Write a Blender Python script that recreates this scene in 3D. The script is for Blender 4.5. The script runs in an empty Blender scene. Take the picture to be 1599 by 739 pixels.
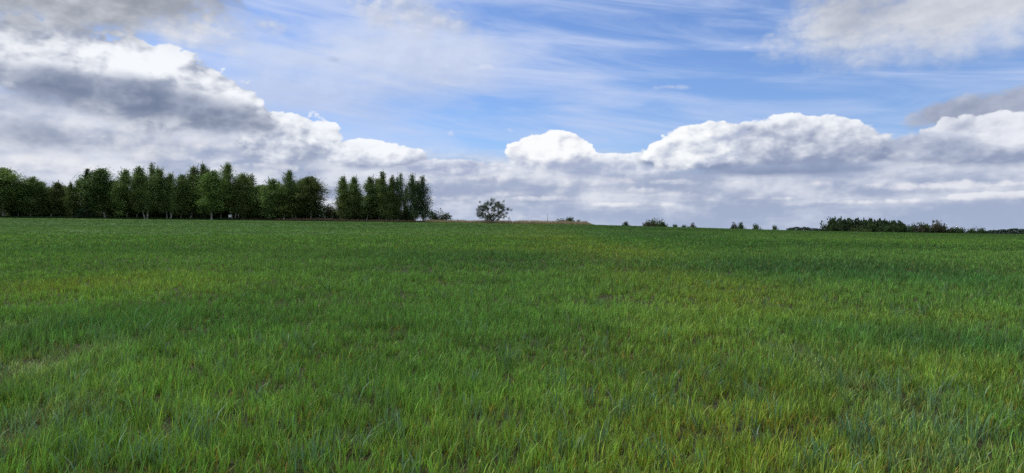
import bpy, math, random
import numpy as np
from mathutils import Vector, Matrix, Euler

# ------------------------------------------------------------------ camera
F = 1155.0                      # focal length in pixels of a 1599 px wide frame
CX, CY = 799.5, 369.5
EYE = 1.62
scene = bpy.context.scene
COL = scene.collection
cam_data = bpy.data.cameras.new('camera')
cam_data.sensor_width = 36.0
cam_data.lens = 36.0 * F / 1599.0
cam_data.clip_start = 0.05
cam_data.clip_end = 30000.0
cam = bpy.data.objects.new('camera', cam_data)
cam.location = (0, 0, EYE)
cam.rotation_euler = (math.radians(90), 0, 0)
COL.objects.link(cam)
scene.camera = cam

# ------------------------------------------------------------------ exposure
scene.view_settings.view_transform = 'Standard'
scene.view_settings.look = 'None'
scene.view_settings.gamma = 1.0
scene.view_settings.exposure = 0.0
scene.view_settings.use_curve_mapping = False
try:
    scene.cycles.max_bounces = 6
    scene.cycles.diffuse_bounces = 3
    scene.cycles.transmission_bounces = 3
    scene.cycles.volume_bounces = 0
    scene.cycles.volume_step_rate = 10
    scene.cycles.use_denoising = False
except Exception:
    pass

# ------------------------------------------------------------------ sun
SUN_EL = math.radians(52)
SUN_AZ = math.radians(-62)      # from +Y (view direction), negative = to the left
sun_dir = Vector((math.cos(SUN_EL) * math.sin(SUN_AZ), math.cos(SUN_EL) * math.cos(SUN_AZ), math.sin(SUN_EL)))
sd = bpy.data.lights.new('sun', 'SUN')
sd.energy = 3.2
sd.angle = math.radians(5)
sd.color = (1.0, 0.95, 0.88)
sun = bpy.data.objects.new('sun', sd)
sun.rotation_euler = sun_dir.to_track_quat('Z', 'Y').to_euler()
sun.location = (-50, 20, 90)
COL.objects.link(sun)

# ------------------------------------------------------------------ node helper
class NG:
    """writes node graphs as plain expressions"""
    def __init__(self, tree):
        self.t = tree
    def node(self, kind, **kw):
        n = self.t.nodes.new(kind)
        for k, v in kw.items():
            setattr(n, k, v)
        return n
    def put(self, sock, v):
        if isinstance(v, E):
            self.t.links.new(v.s, sock)
        elif isinstance(v, bpy.types.NodeSocket):
            self.t.links.new(v, sock)
        else:
            sock.default_value = v
    def m(self, op, a, b=None, c=None, clamp=False):
        n = self.node('ShaderNodeMath', operation=op, use_clamp=clamp)
        self.put(n.inputs[0], a)
        if b is not None: self.put(n.inputs[1], b)
        if c is not None: self.put(n.inputs[2], c)
        return E(self, n.outputs[0])
    def vm(self, op, a, b=None, scale=None):
        n = self.node('ShaderNodeVectorMath', operation=op)
        self.put(n.inputs[0], a)
        if b is not None: self.put(n.inputs[1], b)
        if scale is not None: self.put(n.inputs['Scale'], scale)
        return E(self, n.outputs[0])
    def noise(self, vec, scale, detail=5, rough=0.55, dist=0.0, out=0):
        n = self.node('ShaderNodeTexNoise', noise_dimensions='3D')
        self.put(n.inputs['Vector'], vec)
        n.inputs['Scale'].default_value = scale
        n.inputs['Detail'].default_value = detail
        n.inputs['Roughness'].default_value = rough
        n.inputs['Distortion'].default_value = dist
        return E(self, n.outputs[out])
    def voronoi(self, vec, scale, detail=2, rough=0.5):
        n = self.node('ShaderNodeTexVoronoi', voronoi_dimensions='3D', feature='F1')
        self.put(n.inputs['Vector'], vec)
        n.inputs['Scale'].default_value = scale
        n.inputs['Detail'].default_value = detail
        n.inputs['Roughness'].default_value = rough
        return E(self, n.outputs['Distance'])
    def smooth(self, x, a, b, lo=0.0, hi=1.0):
        n = self.node('ShaderNodeMapRange', interpolation_type='SMOOTHSTEP')
        self.put(n.inputs[0], x)
        for i, v in enumerate((a, b, lo, hi)): self.put(n.inputs[i + 1], v)
        return E(self, n.outputs[0])
    def mix(self, f, a, b, blend='MIX'):
        n = self.node('ShaderNodeMix', data_type='RGBA', blend_type=blend)
        self.put(n.inputs[0], f)
        for s, v in ((n.inputs[6], a), (n.inputs[7], b)):
            if isinstance(v, tuple): s.default_value = (*v[:3], 1.0)
            else: self.put(s, v)
        return E(self, n.outputs[2])
class E:
    def __init__(self, g, s): self.g, self.s = g, s
    def __add__(self, o): return self.g.m('ADD', self, o)
    def __radd__(self, o): return self.g.m('ADD', o, self)
    def __sub__(self, o): return self.g.m('SUBTRACT', self, o)
    def __rsub__(self, o): return self.g.m('SUBTRACT', o, self)
    def __mul__(self, o): return self.g.m('MULTIPLY', self, o)
    def __rmul__(self, o): return self.g.m('MULTIPLY', o, self)
    def __truediv__(self, o): return self.g.m('DIVIDE', self, o)

def lin(r, g, b):               # 8-bit display colour to linear
    f = lambda c: c / 255 / 12.92 if c / 255 <= 0.04045 else ((c / 255 + 0.055) / 1.055) ** 2.4
    return (f(r), f(g), f(b))
# ------------------------------------------------------------------ world: Nishita sky with procedural cloud layers
world = bpy.data.worlds.new('World')
scene.world = world
world.use_nodes = True
wt = world.node_tree
wt.nodes.clear()
g = NG(wt)
STR = 0.1
tc = g.node('ShaderNodeTexCoord')
D = E(g, tc.outputs['Generated'])
sep = g.node('ShaderNodeSeparateXYZ'); g.put(sep.inputs[0], D)
dx_, dy_, dz_ = (E(g, s) for s in sep.outputs)
DEG = 180 / math.pi
AZ = g.m('ARCTAN2', dx_, dy_) * DEG
EL = g.m('ARCSINE', dz_) * DEG
def sky_pt(px, py):             # direction (azimuth, elevation) seen at a photo pixel
    a = math.atan((px - CX) / F)
    e = math.atan((CY - py) / F * math.cos(a))
    return math.degrees(a), math.degrees(e)

sky = g.node('ShaderNodeTexSky', sky_type='NISHITA')
sky.sun_disc = False
sky.sun_elevation = SUN_EL
sky.sun_rotation = SUN_AZ
sky.altitude = 100
sky.air_density = 1.0
sky.dust_density = 0.4
sky.ozone_density = 2.0
base = g.mix(1.0, E(g, sky.outputs[0]), (0.86, 1.02, 1.37), 'MULTIPLY')

# shared noise fields, in a direction space squeezed towards the horizon
P = g.vm('MULTIPLY', D, (1.0, 1.0, 1.55))
LO = (-0.006, -0.002, 0.011)
P2 = g.vm('ADD', P, LO)
LOB = (-0.018, -0.004, 0.030)
P3 = g.vm('ADD', P, LOB)
nA = g.noise(P, 9.0, 10, 0.58, 0.15)
nR = g.noise(P, 9.0, 6, 0.5, 0.15)
nB = g.noise(P2, 9.0, 6, 0.5, 0.15)
nC = g.noise(P3, 9.0, 3, 0.5, 0.15)
warp = g.noise(P, 22.0, 4, 0.6, out=1)
Pw = g.vm('ADD', P, g.vm('SCALE', g.vm('SUBTRACT', warp, (0.5, 0.5, 0.5)), scale=0.022))
vA = g.voronoi(Pw, 20.0, 3, 0.55)
vF = g.voronoi(Pw, 55.0, 1, 0.5)
Pw2 = g.vm('ADD', Pw, (-0.009, -0.003, 0.013))
vB = g.voronoi(Pw2, 20.0, 3, 0.55)
fine = g.noise(P, 60.0, 6, 0.6)
shape = (nA - 0.5) * 2.4 + (0.52 - vA) * 0.9 + (0.5 - vF) * 0.32 + (fine - 0.5) * 0.30
vF2 = g.voronoi(g.vm('ADD', Pw, (-0.004, -0.001, 0.006)), 55.0, 1, 0.5)
relief = (nR - nB) * 2.0 + (nR - nC) * 1.9 + (vB - vA) * 0.55 + (vF2 - vF) * 0.22 + (fine - 0.5) * 0.12
soft = g.noise(g.vm('MULTIPLY', D, (1.0, 1.0, 3.2)), 6.0, 8, 0.55, 0.3)
streak = g.noise(g.vm('MULTIPLY', D, (1.0, 1.0, 4.6)), 6.0, 7, 0.52, 0.2)
dirv = g.node('ShaderNodeVectorRotate', rotation_type='Y_AXIS')
g.put(dirv.inputs['Vector'], D); dirv.inputs['Angle'].default_value = math.radians(-7)
cirr = g.noise(g.vm('MULTIPLY', E(g, dirv.outputs[0]), (1.0, 1.0, 8.0)), 3.4, 9, 0.58, 0.6)

def over(col, a, c): return g.mix(a, col, c)
def K(r, gg, b, k=1.0):
    l = lin(r, gg, b); return tuple(v * k / STR for v in l)

# high thin cirrus veil
cz = g.smooth(EL, 3.0, 9.0)
veil_side = g.smooth(AZ, -24.0, 22.0, 1.0, 0.62)
ca = g.smooth(cirr + (veil_side - 0.5) * 0.26, 0.42, 0.78) * 0.8 * cz
col = over(base, ca, K(198, 212, 243))

def blob(cx, cy, hw, hu, hd=None, tilt=0.0):
    """dome function 1 - r^2 around a photo position, sizes in photo pixels"""
    az, el = sky_pt(cx, cy)
    k = 1 / 20.16
    hw, hu = hw * k, hu * k
    hd = hu if hd is None else hd * k
    X = (AZ - az)
    Y = (EL - el)
    if tilt: Y = Y - X * tilt
    X = X * (1 / hw)
    up = g.m('MAXIMUM', Y, 0.0) * (1 / hu)
    dn = g.m('MINIMUM', Y, 0.0) * (1 / hd)
    T = up + dn
    f = 1.0 - X * X - T * T
    return f, T, X

def cumulus(col, cx, cy, hw, hu, hd, dark, bright, amp=0.55, tilt=0.0, edge=(0.0, 0.10), L0=0.45, kT=0.45, kR=1.0, kF=0.0, kX=0.0, opa=1.0, n=None, kS=0.0):
    f, T, X = blob(cx, cy, hw, hu, hd, tilt)
    s = (n if n is not None else shape)
    ff = f + s * amp
    a = g.smooth(ff, edge[0], g.m('MAXIMUM', T * -0.75, 0.0) + edge[1])
    if opa != 1.0: a = a * opa
    L = T * kT + L0 + relief * kR
    if kS: L = L + softs * kS
    if kF: L = L - ff * kF
    if kX: L = L - X * kX
    c = g.mix(g.smooth(L, 0.0, 1.0), K(*dark), K(*bright))
    return over(col, a, c)

softs = (soft - 0.5) * 3.0
W = (246, 249, 254)
exec_clouds = True
# --- soft veils and top clouds
col = cumulus(col, 560, 120, 260, 90, 80, (186, 198, 226), (222, 230, 247), amp=1.0, edge=(-0.2, 1.0), kR=0.3, opa=0.75, n=softs, tilt=0.1)
col = cumulus(col, 640, 30, 150, 60, 45, (176, 184, 204), (226, 231, 243), amp=0.9, edge=(-0.1, 0.8), kR=0.6, kT=-0.1, opa=0.85, tilt=-0.2)
col = cumulus(col, 500, 93, 55, 10, 9, (158, 174, 208), (176, 190, 220), amp=0.9, edge=(0.0, 0.9), kR=0.3, opa=0.7)
# --- low hazy bank of stratocumulus down to the horizon
bank_n = (streak - 0.5) * 16.0 + (nA - 0.5) * 6.0
top_l = g.smooth(AZ, -34.0, -4.0, 10.3, 6.4)
bank = g.smooth(top_l + bank_n * 0.26 - EL, -0.6, 1.4)
bank_L = g.smooth((streak - 0.5) * 2.6 + relief * 0.55 + 0.46 + (EL - 2.5) * 0.03 - AZ * 0.002, 0.0, 1.0)
bcol = g.mix(bank_L, K(162, 174, 201), K(224, 228, 238))
lowf = g.smooth(EL, 0.0, 3.2)
bcol = g.mix(g.m('MULTIPLY_ADD', lowf, 0.75, 0.25), g.mix(g.smooth(AZ, -15.0, 20.0), K(186, 198, 224), K(164, 179, 208)), bcol)
col = over(col, bank, bcol)
for (x, y, hw, h) in ((790, 302, 45, 8), (876, 298, 22, 11), (965, 284, 45, 9), (700, 262, 60, 14), (1060, 302, 60, 7), (820, 338, 50, 8), (1150, 262, 40, 7), (1300, 288, 60, 7), (560, 222, 60, 10), (80, 250, 120, 16), (300, 225, 130, 14)):
    col = cumulus(col, x, y, hw, h, h, (196, 203, 224), (236, 233, 238), amp=0.9, edge=(0.0, 0.9), kR=0.7, L0=0.6, opa=0.75)
for (x, y, hw, h) in ((60, 262, 130, 18), (250, 250, 120, 13), (420, 268, 90, 14), (620, 285, 90, 10), (760, 282, 70, 14), (690, 312, 90, 8), (850, 312, 90, 8), (905, 290, 60, 12), (1000, 300, 80, 9), (1085, 287, 90, 10), (980, 322, 110, 6), (1180, 312, 110, 6), (1450, 292, 130, 11), (1330, 318, 140, 6), (1560, 308, 110, 7), (540, 318, 90, 7)):
    col = cumulus(col, x, y, hw, h * 1.25, h * 0.8, (166, 177, 202), (236, 237, 243), amp=0.75, edge=(0.0, 0.5), L0=0.50, kT=0.5, kR=0.8, opa=0.8)
# --- cumulus row
col = cumulus(col, 1570, 168, 150, 34, 26, (150, 160, 184), (196, 204, 222), amp=0.45, edge=(0, 0.35), L0=0.35, kT=0.3, kR=0.5, tilt=0.10)
col = cumulus(col, 1560, 232, 130, 60, 34, (148, 160, 188), (234, 237, 245), amp=0.45, L0=0.42, kT=0.5, kR=0.7)
col = cumulus(col, 1420, 238, 110, 34, 28, (144, 156, 184), (214, 221, 236), amp=0.5, edge=(0, 0.3), L0=0.4, kT=0.35, kR=0.6)
col = cumulus(col, 965, 260, 115, 24, 22, (164, 176, 204), W, amp=0.5, L0=0.55, kT=0.35, kR=0.8, edge=(0, 0.2))
col = cumulus(col, 705, 264, 100, 18, 18, (166, 177, 205), (238, 241, 249), amp=0.55, L0=0.5, kT=0.35, edge=(0, 0.3))
col = cumulus(col, 1205, 250, 215, 66, 24, (136, 149, 180), (242, 246, 252), amp=0.34, L0=0.34, kT=0.6, kX=0.18, kR=0.7)
col = cumulus(col, 1100, 232, 100, 44, 40, (176, 186, 210), (252, 254, 255), amp=0.40, L0=0.62, kT=0.45, kX=0.25, tilt=0.12)
col = cumulus(col, 1265, 222, 115, 46, 48, (146, 158, 187), (246, 249, 254), amp=0.36, L0=0.44, kT=0.62, kX=0.06, kR=0.7)
col = cumulus(col, 1230, 266, 200, 14, 14, (134, 148, 180), (170, 182, 208), amp=0.4, edge=(0, 0.7), L0=0.3, kR=0.4)
col = cumulus(col, 860, 243, 76, 41, 30, (170, 180, 206), (252, 253, 255), amp=0.36, L0=0.58, kT=0.5)
# --- left clouds
col = cumulus(col, 60, 218, 330, 34, 34, (158, 168, 190), (228, 230, 237), amp=0.8, edge=(-0.1, 0.8), L0=0.42, kT=0.2, kR=0.9)
col = cumulus(col, 455, 232, 94, 68, 34, (158, 169, 194), W, amp=0.42, L0=0.5, kT=0.45, kX=-0.05, kR=0.9)
col = cumulus(col, 572, 246, 100, 32, 24, (158, 169, 196), (246, 249, 254), amp=0.42, L0=0.42, kT=0.5, kR=0.9)
col = cumulus(col, 0, 208, 110, 36, 26, (134, 146, 172), (176, 186, 206), amp=0.7, edge=(0, 0.9), L0=0.3, kR=0.5)
col = cumulus(col, 185, 134, 235, 84, 70, (156, 166, 188), W, amp=0.40, L0=0.42, kT=0.42, kR=1.0, kS=0.3, tilt=-0.17)
col = cumulus(col, 225, 160, 215, 44, 40, (110, 124, 152), (184, 192, 211), amp=0.34, edge=(0, 0.8), L0=0.30, kT=0.35, kR=0.45, tilt=-0.12)
col = cumulus(col, 50, -12, 390, 70, 84, (140, 147, 160), (230, 233, 241), amp=0.42, edge=(0, 0.5), L0=0.30, kT=-0.3, kR=0.32, kX=-0.25, kS=0.3)
# --- top right and scraps
col = cumulus(col, 1500, 8, 310, 95, 98, (172, 179, 196), (220, 224, 233), amp=0.36, edge=(0, 0.6), L0=0.5, kT=-0.25, kR=0.35, kS=0.35, tilt=0.07)
for (x, y, hw, h, o) in ((695, 130, 34, 9, .6), (1045, 137, 42, 7, .5), (703, 210, 10, 9, .7), (797, 204, 14, 6, .45), (757, 105, 22, 7, .5), (1165, 75, 14, 6, .5)):
    col = cumulus(col, x, y, hw, h, h, (176, 186, 214), (232, 234, 244), amp=0.8, edge=(0, 0.8), L0=0.6, opa=o)

# --- rest of the sky, outside the photograph: broken cloud overhead and behind
front = g.smooth(dy_, 0.05, 0.45)
elev_in = g.smooth(EL, 18.0, 26.0)
wild = g.m('MAXIMUM', 1.0 - front, elev_in)
wn = g.noise(g.vm('MULTIPLY', D, (1.0, 1.0, 1.4)), 3.2, 9, 0.55, 0.2)
wa = g.smooth(wn, 0.44, 0.56) * wild * g.smooth(EL, 3.0, 9.0)
wc = g.mix(g.smooth(wn, 0.46, 0.74), K(250, 251, 255, 1.5), K(196, 202, 216))
col = over(col, wa, wc)
below = g.smooth(EL, -3.0, -0.2)
col = g.mix(below, K(60, 80, 50), col)
bg = g.node('ShaderNodeBackground')
g.put(bg.inputs[0], col); bg.inputs[1].default_value = STR
wo = g.node('ShaderNodeOutputWorld')
wt.links.new(bg.outputs[0], wo.inputs[0])
try:
    world.cycles.sampling_method = 'MANUAL'
    world.cycles.sample_map_resolution = 512
except Exception:
    pass
# ------------------------------------------------------------------ terrain
rng = np.random.default_rng(7)
random.seed(7)

def vnoise(x, y, scale, seed):
    """smooth 2D value noise in -1..1"""
    tab = np.random.default_rng(seed).uniform(-1, 1, (256, 256))
    x = np.asarray(x, float) / scale + 77.3; y = np.asarray(y, float) / scale + 31.7
    xi = np.floor(x).astype(int); yi = np.floor(y).astype(int)
    fx = x - xi; fy = y - yi
    fx = fx * fx * (3 - 2 * fx); fy = fy * fy * (3 - 2 * fy)
    a = tab[yi % 256, xi % 256]; b = tab[yi % 256, (xi + 1) % 256]
    c = tab[(yi + 1) % 256, xi % 256]; d = tab[(yi + 1) % 256, (xi + 1) % 256]
    return (a * (1 - fx) + b * fx) * (1 - fy) + (c * (1 - fx) + d * fx) * fy
def fbm(x, y, scale, seed, octs=4):
    s = 0; amp = 1; tot = 0
    for i in range(octs):
        s = s + amp * vnoise(x, y, scale / 2 ** i, seed + i); tot += amp; amp *= 0.55
    return s / tot

YC = 205.0                      # where the far edge of the field lies
_sky_px = np.array([-400, 0, 350, 660, 920, 1100, 1280, 1420, 1599, 2000], float)
_sky_py = np.array([334, 338.5, 342.3, 346, 350, 355, 360.2, 362.5, 365.3, 371], float)
_cx = (_sky_px - CX) / F * YC
_cz = EYE + (CY - _sky_py) / F * YC - 0.2
def ground_z(x, y):
    x = np.asarray(x, float); y = np.asarray(y, float)
    zc = np.interp(x * np.clip(YC / np.maximum(y, 60.0), 0.2, 1.6) * 0.5 + x * 0.5, _cx, _cz)
    t = y / YC
    prof = np.where(t < 0, t * 0.3, t)
    over_ = np.maximum(t - 1.05, 0)                     # beyond the crest the land falls away gently
    prof = np.minimum(prof, 1.0 + 0.05 * (1 - np.exp(-np.maximum(t - 1, 0) * 8)))
    z = zc * prof - 9.0 * (1 - np.exp(-over_ * 0.55))
    near = np.clip(np.abs(y) / 10, 0, 1)
    z = z + 0.10 * fbm(x, y, 26, 11, 3) * near * np.exp(-np.maximum(y, 0) / 120) + 0.022 * fbm(x, y, 1.6, 21, 2)
    return z
GZ0 = float(ground_z(0.0, 0.0))
def gpt(px, py):
    """ground point seen at a photo pixel"""
    y = 2.5
    for _ in range(400):
        x = (px - CX) / F * y
        z = float(ground_z(x, y))
        k = (py - CY) / F
        # want EYE - z = k*y
        if k * y > EYE - z: break
        y *= 1.015
        if y > 230: break
    return (px - CX) / F * y, y

# patches of the crop that differ: (px, py, rx, ry, kind, strength)
PATCH = [
    (150, 448, 170, 24, 'y', 1.25), (60, 452, 90, 18, 'y', 0.6), (330, 452, 110, 12, 'y', 0.5), (820, 372, 60, 6, 'y', 0.7), (900, 392, 140, 7, 'y', 0.9), (1010, 403, 120, 8, 'y', 0.9), (1050, 440, 90, 14, 'y', 0.5),
    (1480, 590, 190, 40, 'y', 0.9), (1330, 500, 170, 16, 'y', 0.75), (1540, 497, 90, 14, 'y', 0.5), (1150, 700, 260, 60, 'y', 0.8), (760, 690, 220, 60, 'y', 0.6), (300, 700, 140, 50, 'y', 0.25),
    (1190, 470, 120, 14, 'y', 0.35), (1140, 458, 60, 12, 'y', 0.5), (560, 395, 200, 5, 'y', 0.35), (250, 362, 240, 4, 'y', 0.2), (700, 365, 200, 4, 'y', 0.3), (1400, 372, 220, 4, 'y', 0.45),
    (760, 408, 230, 14, 'b', 0.8), (560, 398, 150, 7, 'b', 0.5), (1240, 425, 240, 18, 'b', 1.0), (1480, 437, 160, 16, 'b', 0.85), (200, 510, 240, 24, 'b', 0.75), (80, 540, 140, 30, 'b', 0.4), (1545, 548, 150, 22, 'b', 1.0), (1330, 525, 110, 14, 'b', 0.55), (40, 392, 160, 8, 'b', 0.5), (300, 393, 200, 7, 'b', 0.35),
    (700, 520, 240, 34, 'b', 0.4), (480, 470, 200, 18, 'b', 0.35), (1350, 385, 200, 6, 'b', 0.6), (1020, 372, 90, 5, 'b', 0.5), (1500, 470, 120, 7, 'b', 0.4), (900, 450, 160, 10, 'b', 0.25), (640, 600, 90, 30, 'b', 0.35), (950, 590, 120, 26, 'b', 0.3),
    (15, 590, 60, 46, 'm', 1.1), (10, 700, 60, 60, 'm', 1.0), (0, 530, 50, 25, 'm', 0.9), (1400, 650, 70, 40, 'm', 0.45), (1440, 720, 90, 40, 'm', 0.55), (1240, 560, 50, 18, 'm', 0.5), (1280, 600, 40, 24, 'm', 0.45), (100, 600, 70, 26, 'm', 0.3),
]
_pg = []
for (px, py, rx, ry, kd, st) in PATCH:
    x0, y0 = gpt(px, py)
    ya = gpt(px, py - ry)[1]; yb = gpt(px, min(py + ry, 900))[1]
    _pg.append((x0, y0, rx / F * y0, max(0.25, (ya - y0)), max(0.25, (y0 - yb)), kd, st))
def field_masks(x, y):
    out = {'y': 0.0, 'b': 0.0, 'm': 0.0}
    s = np.clip(y, 5, 90) * 0.06                         # patches have ragged edges
    wx = x + fbm(x, y, 3.0, 61, 3) * s; wy = y + fbm(x, y, 3.0, 71, 3) * s
    for (x0, y0, rx, ru, rd, kd, st) in _pg:
        dy = np.where(wy > y0, (wy - y0) / ru, (wy - y0) / rd)
        out[kd] = out[kd] + st * (0.52 if kd == 'y' else 1.0) * np.exp(-(((wx - x0) / rx) ** 2 + dy ** 2))
    big = fbm(x, y * 0.7, 9.0, 101, 4)
    sx = np.interp(y, [5, 14, 30, 60, 110, 205], [2.2, 4.0, 4.6, 4.5, 3.5, 4.5])
    out['y'] = out['y'] + 0.42 * np.exp(-((x - sx + fbm(x, y, 5.0, 141, 3) * 2) / (1.3 + 0.03 * y)) ** 2)
    out['b'] = out['b'] + 0.35 * np.exp(-((x - sx - 3 - 0.11 * y) / (1.5 + 0.08 * y)) ** 2) * np.clip((y - 15) / 20, 0, 1)
    out['y'] = np.clip(out['y'] + 0.28 * np.clip(big - 0.05, 0, 1), 0, 1.3)
    out['b'] = np.clip(out['b'] + 0.35 * np.clip(-big - 0.08, 0, 1), 0, 1.1) * (1 - 0.5 * np.clip(out['m'], 0, 1))
    # old sowing passes and wheel tracks, running away up the slope and slightly to the left
    u = x * 0.995 + y * 0.10
    tr = np.exp(-(((u + 3.0) % 18.0 - 9.0) / 0.35) ** 2) + np.exp(-(((u + 1.2) % 18.0 - 9.0) / 0.35) ** 2)
    v = y - x * 0.22
    tr2 = np.exp(-(((v) % 14.0 - 7.0) / 0.5) ** 2) * np.clip((y - 30) / 40, 0, 1)
    out['t'] = np.clip(tr * 0.35 * np.clip((y - 9) / 12, 0, 1) + tr2 * 0.35 * (0.5 + 0.5 * vnoise(x, y, 30, 5)), 0, 1)
    out['s'] = fbm(x * 0.35, y, 16.0, 131, 3)
    return out
CG = np.array((0.072, 0.158, 0.026)); CYG = np.array((0.145, 0.200, 0.022)); CBD = np.array((0.028, 0.086, 0.019)); CM = np.array((0.150, 0.185, 0.095))
def field_col(m):
    n = len(m['s'])
    c = np.repeat(CG[None], n, 0)
    def mx(c, k, t):
        t = np.clip(t, 0, 1)[:, None]; return c * (1 - t) + k * t
    c = mx(c, CYG, m['y'] * 0.75); c = mx(c, CBD, m['b'] * 0.85); c = mx(c, CM, m['m'] * 0.6)
    c = c * (1 - 0.3 * m['t'][:, None]) * (1 + 0.14 * m['s'][:, None])
    return c

def np_mesh(name, V, faces_list, col=None, mat=None, parent=None, smooth=False):
    """mesh from arrays; faces_list is a list of (n,k) index arrays"""
    me = bpy.data.meshes.new(name)
    nv = len(V)
    me.vertices.add(nv)
    me.vertices.foreach_set('co', np.ascontiguousarray(V, np.float32).ravel())
    tot = sum(f.size for f in faces_list); nf = sum(len(f) for f in faces_list)
    me.loops.add(tot); me.polygons.add(nf)
    me.loops.foreach_set('vertex_index', np.concatenate([f.ravel() for f in faces_list]).astype(np.int32))
    starts = []; o = 0
    for f in faces_list:
        starts.append(o + np.arange(len(f)) * f.shape[1]); o += f.size
    me.polygons.foreach_set('loop_start', np.concatenate(starts).astype(np.int32))
    if smooth: me.polygons.foreach_set('use_smooth', np.ones(nf, bool))
    me.update(calc_edges=True)
    if col is not None:
        a = me.color_attributes.new('tone', 'FLOAT_COLOR', 'POINT')
        c4 = np.ones((nv, 4), np.float32); c4[:, :col.shape[1]] = col
        a.data.foreach_set('color', c4.ravel())
    if mat: me.materials.append(mat)
    ob = bpy.data.objects.new(name, me)
    COL.objects.link(ob)
    if parent: ob.parent = parent
    return ob

def tag(o, label=None, cat=None, group=None, kind=None):
    if label: o['label'] = label
    if cat: o['category'] = cat
    if group: o['group'] = group
    if kind: o['kind'] = kind
    return o

def new_mat(name):
    m = bpy.data.materials.new(name); m.use_nodes = True
    m.node_tree.nodes.clear()
    return m, NG(m.node_tree)
def leaf_mat(name, transl=0.35, rough=0.55, spec=0.3, vary=0.0, hue=None, attr='tone', tint=(1, 1, 1)):
    m, q = new_mat(name)
    at = q.node('ShaderNodeAttribute'); at.attribute_name = attr
    c = q.mix(1.0, E(q, at.outputs['Color']), tint, 'MULTIPLY')
    if vary:
        oi = q.node('ShaderNodeObjectInfo')
        hs = q.node('ShaderNodeHueSaturation')
        r = E(q, oi.outputs['Random'])
        q.put(hs.inputs['Hue'], q.m('MULTIPLY_ADD', r, 0.03 * vary, 0.5 - 0.017 * vary))
        r2 = q.m('FRACT', r * 7.31)
        q.put(hs.inputs['Value'], q.m('MULTIPLY_ADD', r2, 0.7 * vary, 1 - 0.35 * vary))
        q.put(hs.inputs['Color'], c)
        c = E(q, hs.outputs[0])
    p = q.node('ShaderNodeBsdfPrincipled')
    q.put(p.inputs['Base Color'], c)
    p.inputs['Roughness'].default_value = rough
    p.inputs['Specular IOR Level'].default_value = spec
    tr = q.node('ShaderNodeBsdfTranslucent')
    q.put(tr.inputs[0], q.mix(1.0, c, (1.2, 1.35, 0.68), 'MULTIPLY'))
    mx = q.node('ShaderNodeMixShader'); mx.inputs[0].default_value = transl
    q.put(mx.inputs[1], p.outputs[0]); q.put(mx.inputs[2], tr.outputs[0])
    o = q.node('ShaderNodeOutputMaterial'); q.put(o.inputs[0], mx.outputs[0])
    return m

# ground sheet -------------------------------------------------------
azs = np.concatenate([np.linspace(-180, -56, 26)[:-1], np.linspace(-56, 56, 300), np.linspace(56, 180, 26)[1:]])
rs = np.concatenate([[0.6], np.geomspace(1.2, 320, 420), np.geomspace(340, 12000, 60)])
A, R = np.meshgrid(np.radians(azs), rs)
gx = (R * np.sin(A)).ravel(); gy = (R * np.cos(A)).ravel()
gz = ground_z(gx, gy)
gm = field_masks(gx, gy)
gc = field_col(gm)
nearf = np.clip((np.hypot(gx, gy) - 12) / 60, 0, 1)[:, None]
soil = np.array((0.034, 0.036, 0.014))
gc = soil * (1 - nearf) + gc * 0.66 * nearf
farf = np.clip((gy - 260) / 250, 0, 1)[:, None]
gc = gc * (1 - farf) + np.array((0.05, 0.09, 0.025)) * farf
na, nr = len(azs), len(rs)
idx = np.arange(na * nr).reshape(nr, na)
quads = np.stack([idx[:-1, :-1], idx[:-1, 1:], idx[1:, 1:], idx[1:, :-1]], -1).reshape(-1, 4)
GV = np.stack([gx, gy, gz], -1)
# close the small hole under the camera with a centre vertex
GV = np.vstack([GV, [[0, 0, GZ0]]]); gc = np.vstack([gc, soil[None]])
ctr = len(GV) - 1
tris = np.stack([np.full(na - 1, ctr), idx[0, 1:], idx[0, :-1]], -1)
gmtl, q = new_mat('field_soil')
at = q.node('ShaderNodeAttribute'); at.attribute_name = 'tone'
geo = q.node('ShaderNodeNewGeometry')
n1 = q.noise(E(q, geo.outputs['Position']), 5.0, 6, 0.65)
n2 = q.noise(q.vm('MULTIPLY', E(q, geo.outputs['Position']), (0.25, 1.0, 1.0)), 0.35, 7, 0.65)
c = q.mix(1.0, E(q, at.outputs['Color']), q.mix(q.smooth(n1, 0.3, 0.7), (0.6, 0.6, 0.6), (1.3, 1.3, 1.3)), 'MULTIPLY')
c = q.mix(1.0, c, q.mix(q.smooth(n2, 0.3, 0.7), (0.78, 0.84, 0.85), (1.2, 1.14, 1.1)), 'MULTIPLY')
p = q.node('ShaderNodeBsdfPrincipled'); q.put(p.inputs['Base Color'], c)
p.inputs['Roughness'].default_value = 0.9; p.inputs['Specular IOR Level'].default_value = 0.1
bmp = q.node('ShaderNodeBump'); bmp.inputs['Strength'].default_value = 0.6; bmp.inputs['Distance'].default_value = 0.1
q.put(bmp.inputs['Height'], n1); q.put(p.inputs['Normal'], bmp.outputs[0])
o = q.node('ShaderNodeOutputMaterial'); q.put(o.inputs[0], p.outputs[0])
ground = np_mesh('ground', GV, [quads, tris], gc, gmtl, smooth=True)
tag(ground, kind='structure')
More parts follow.
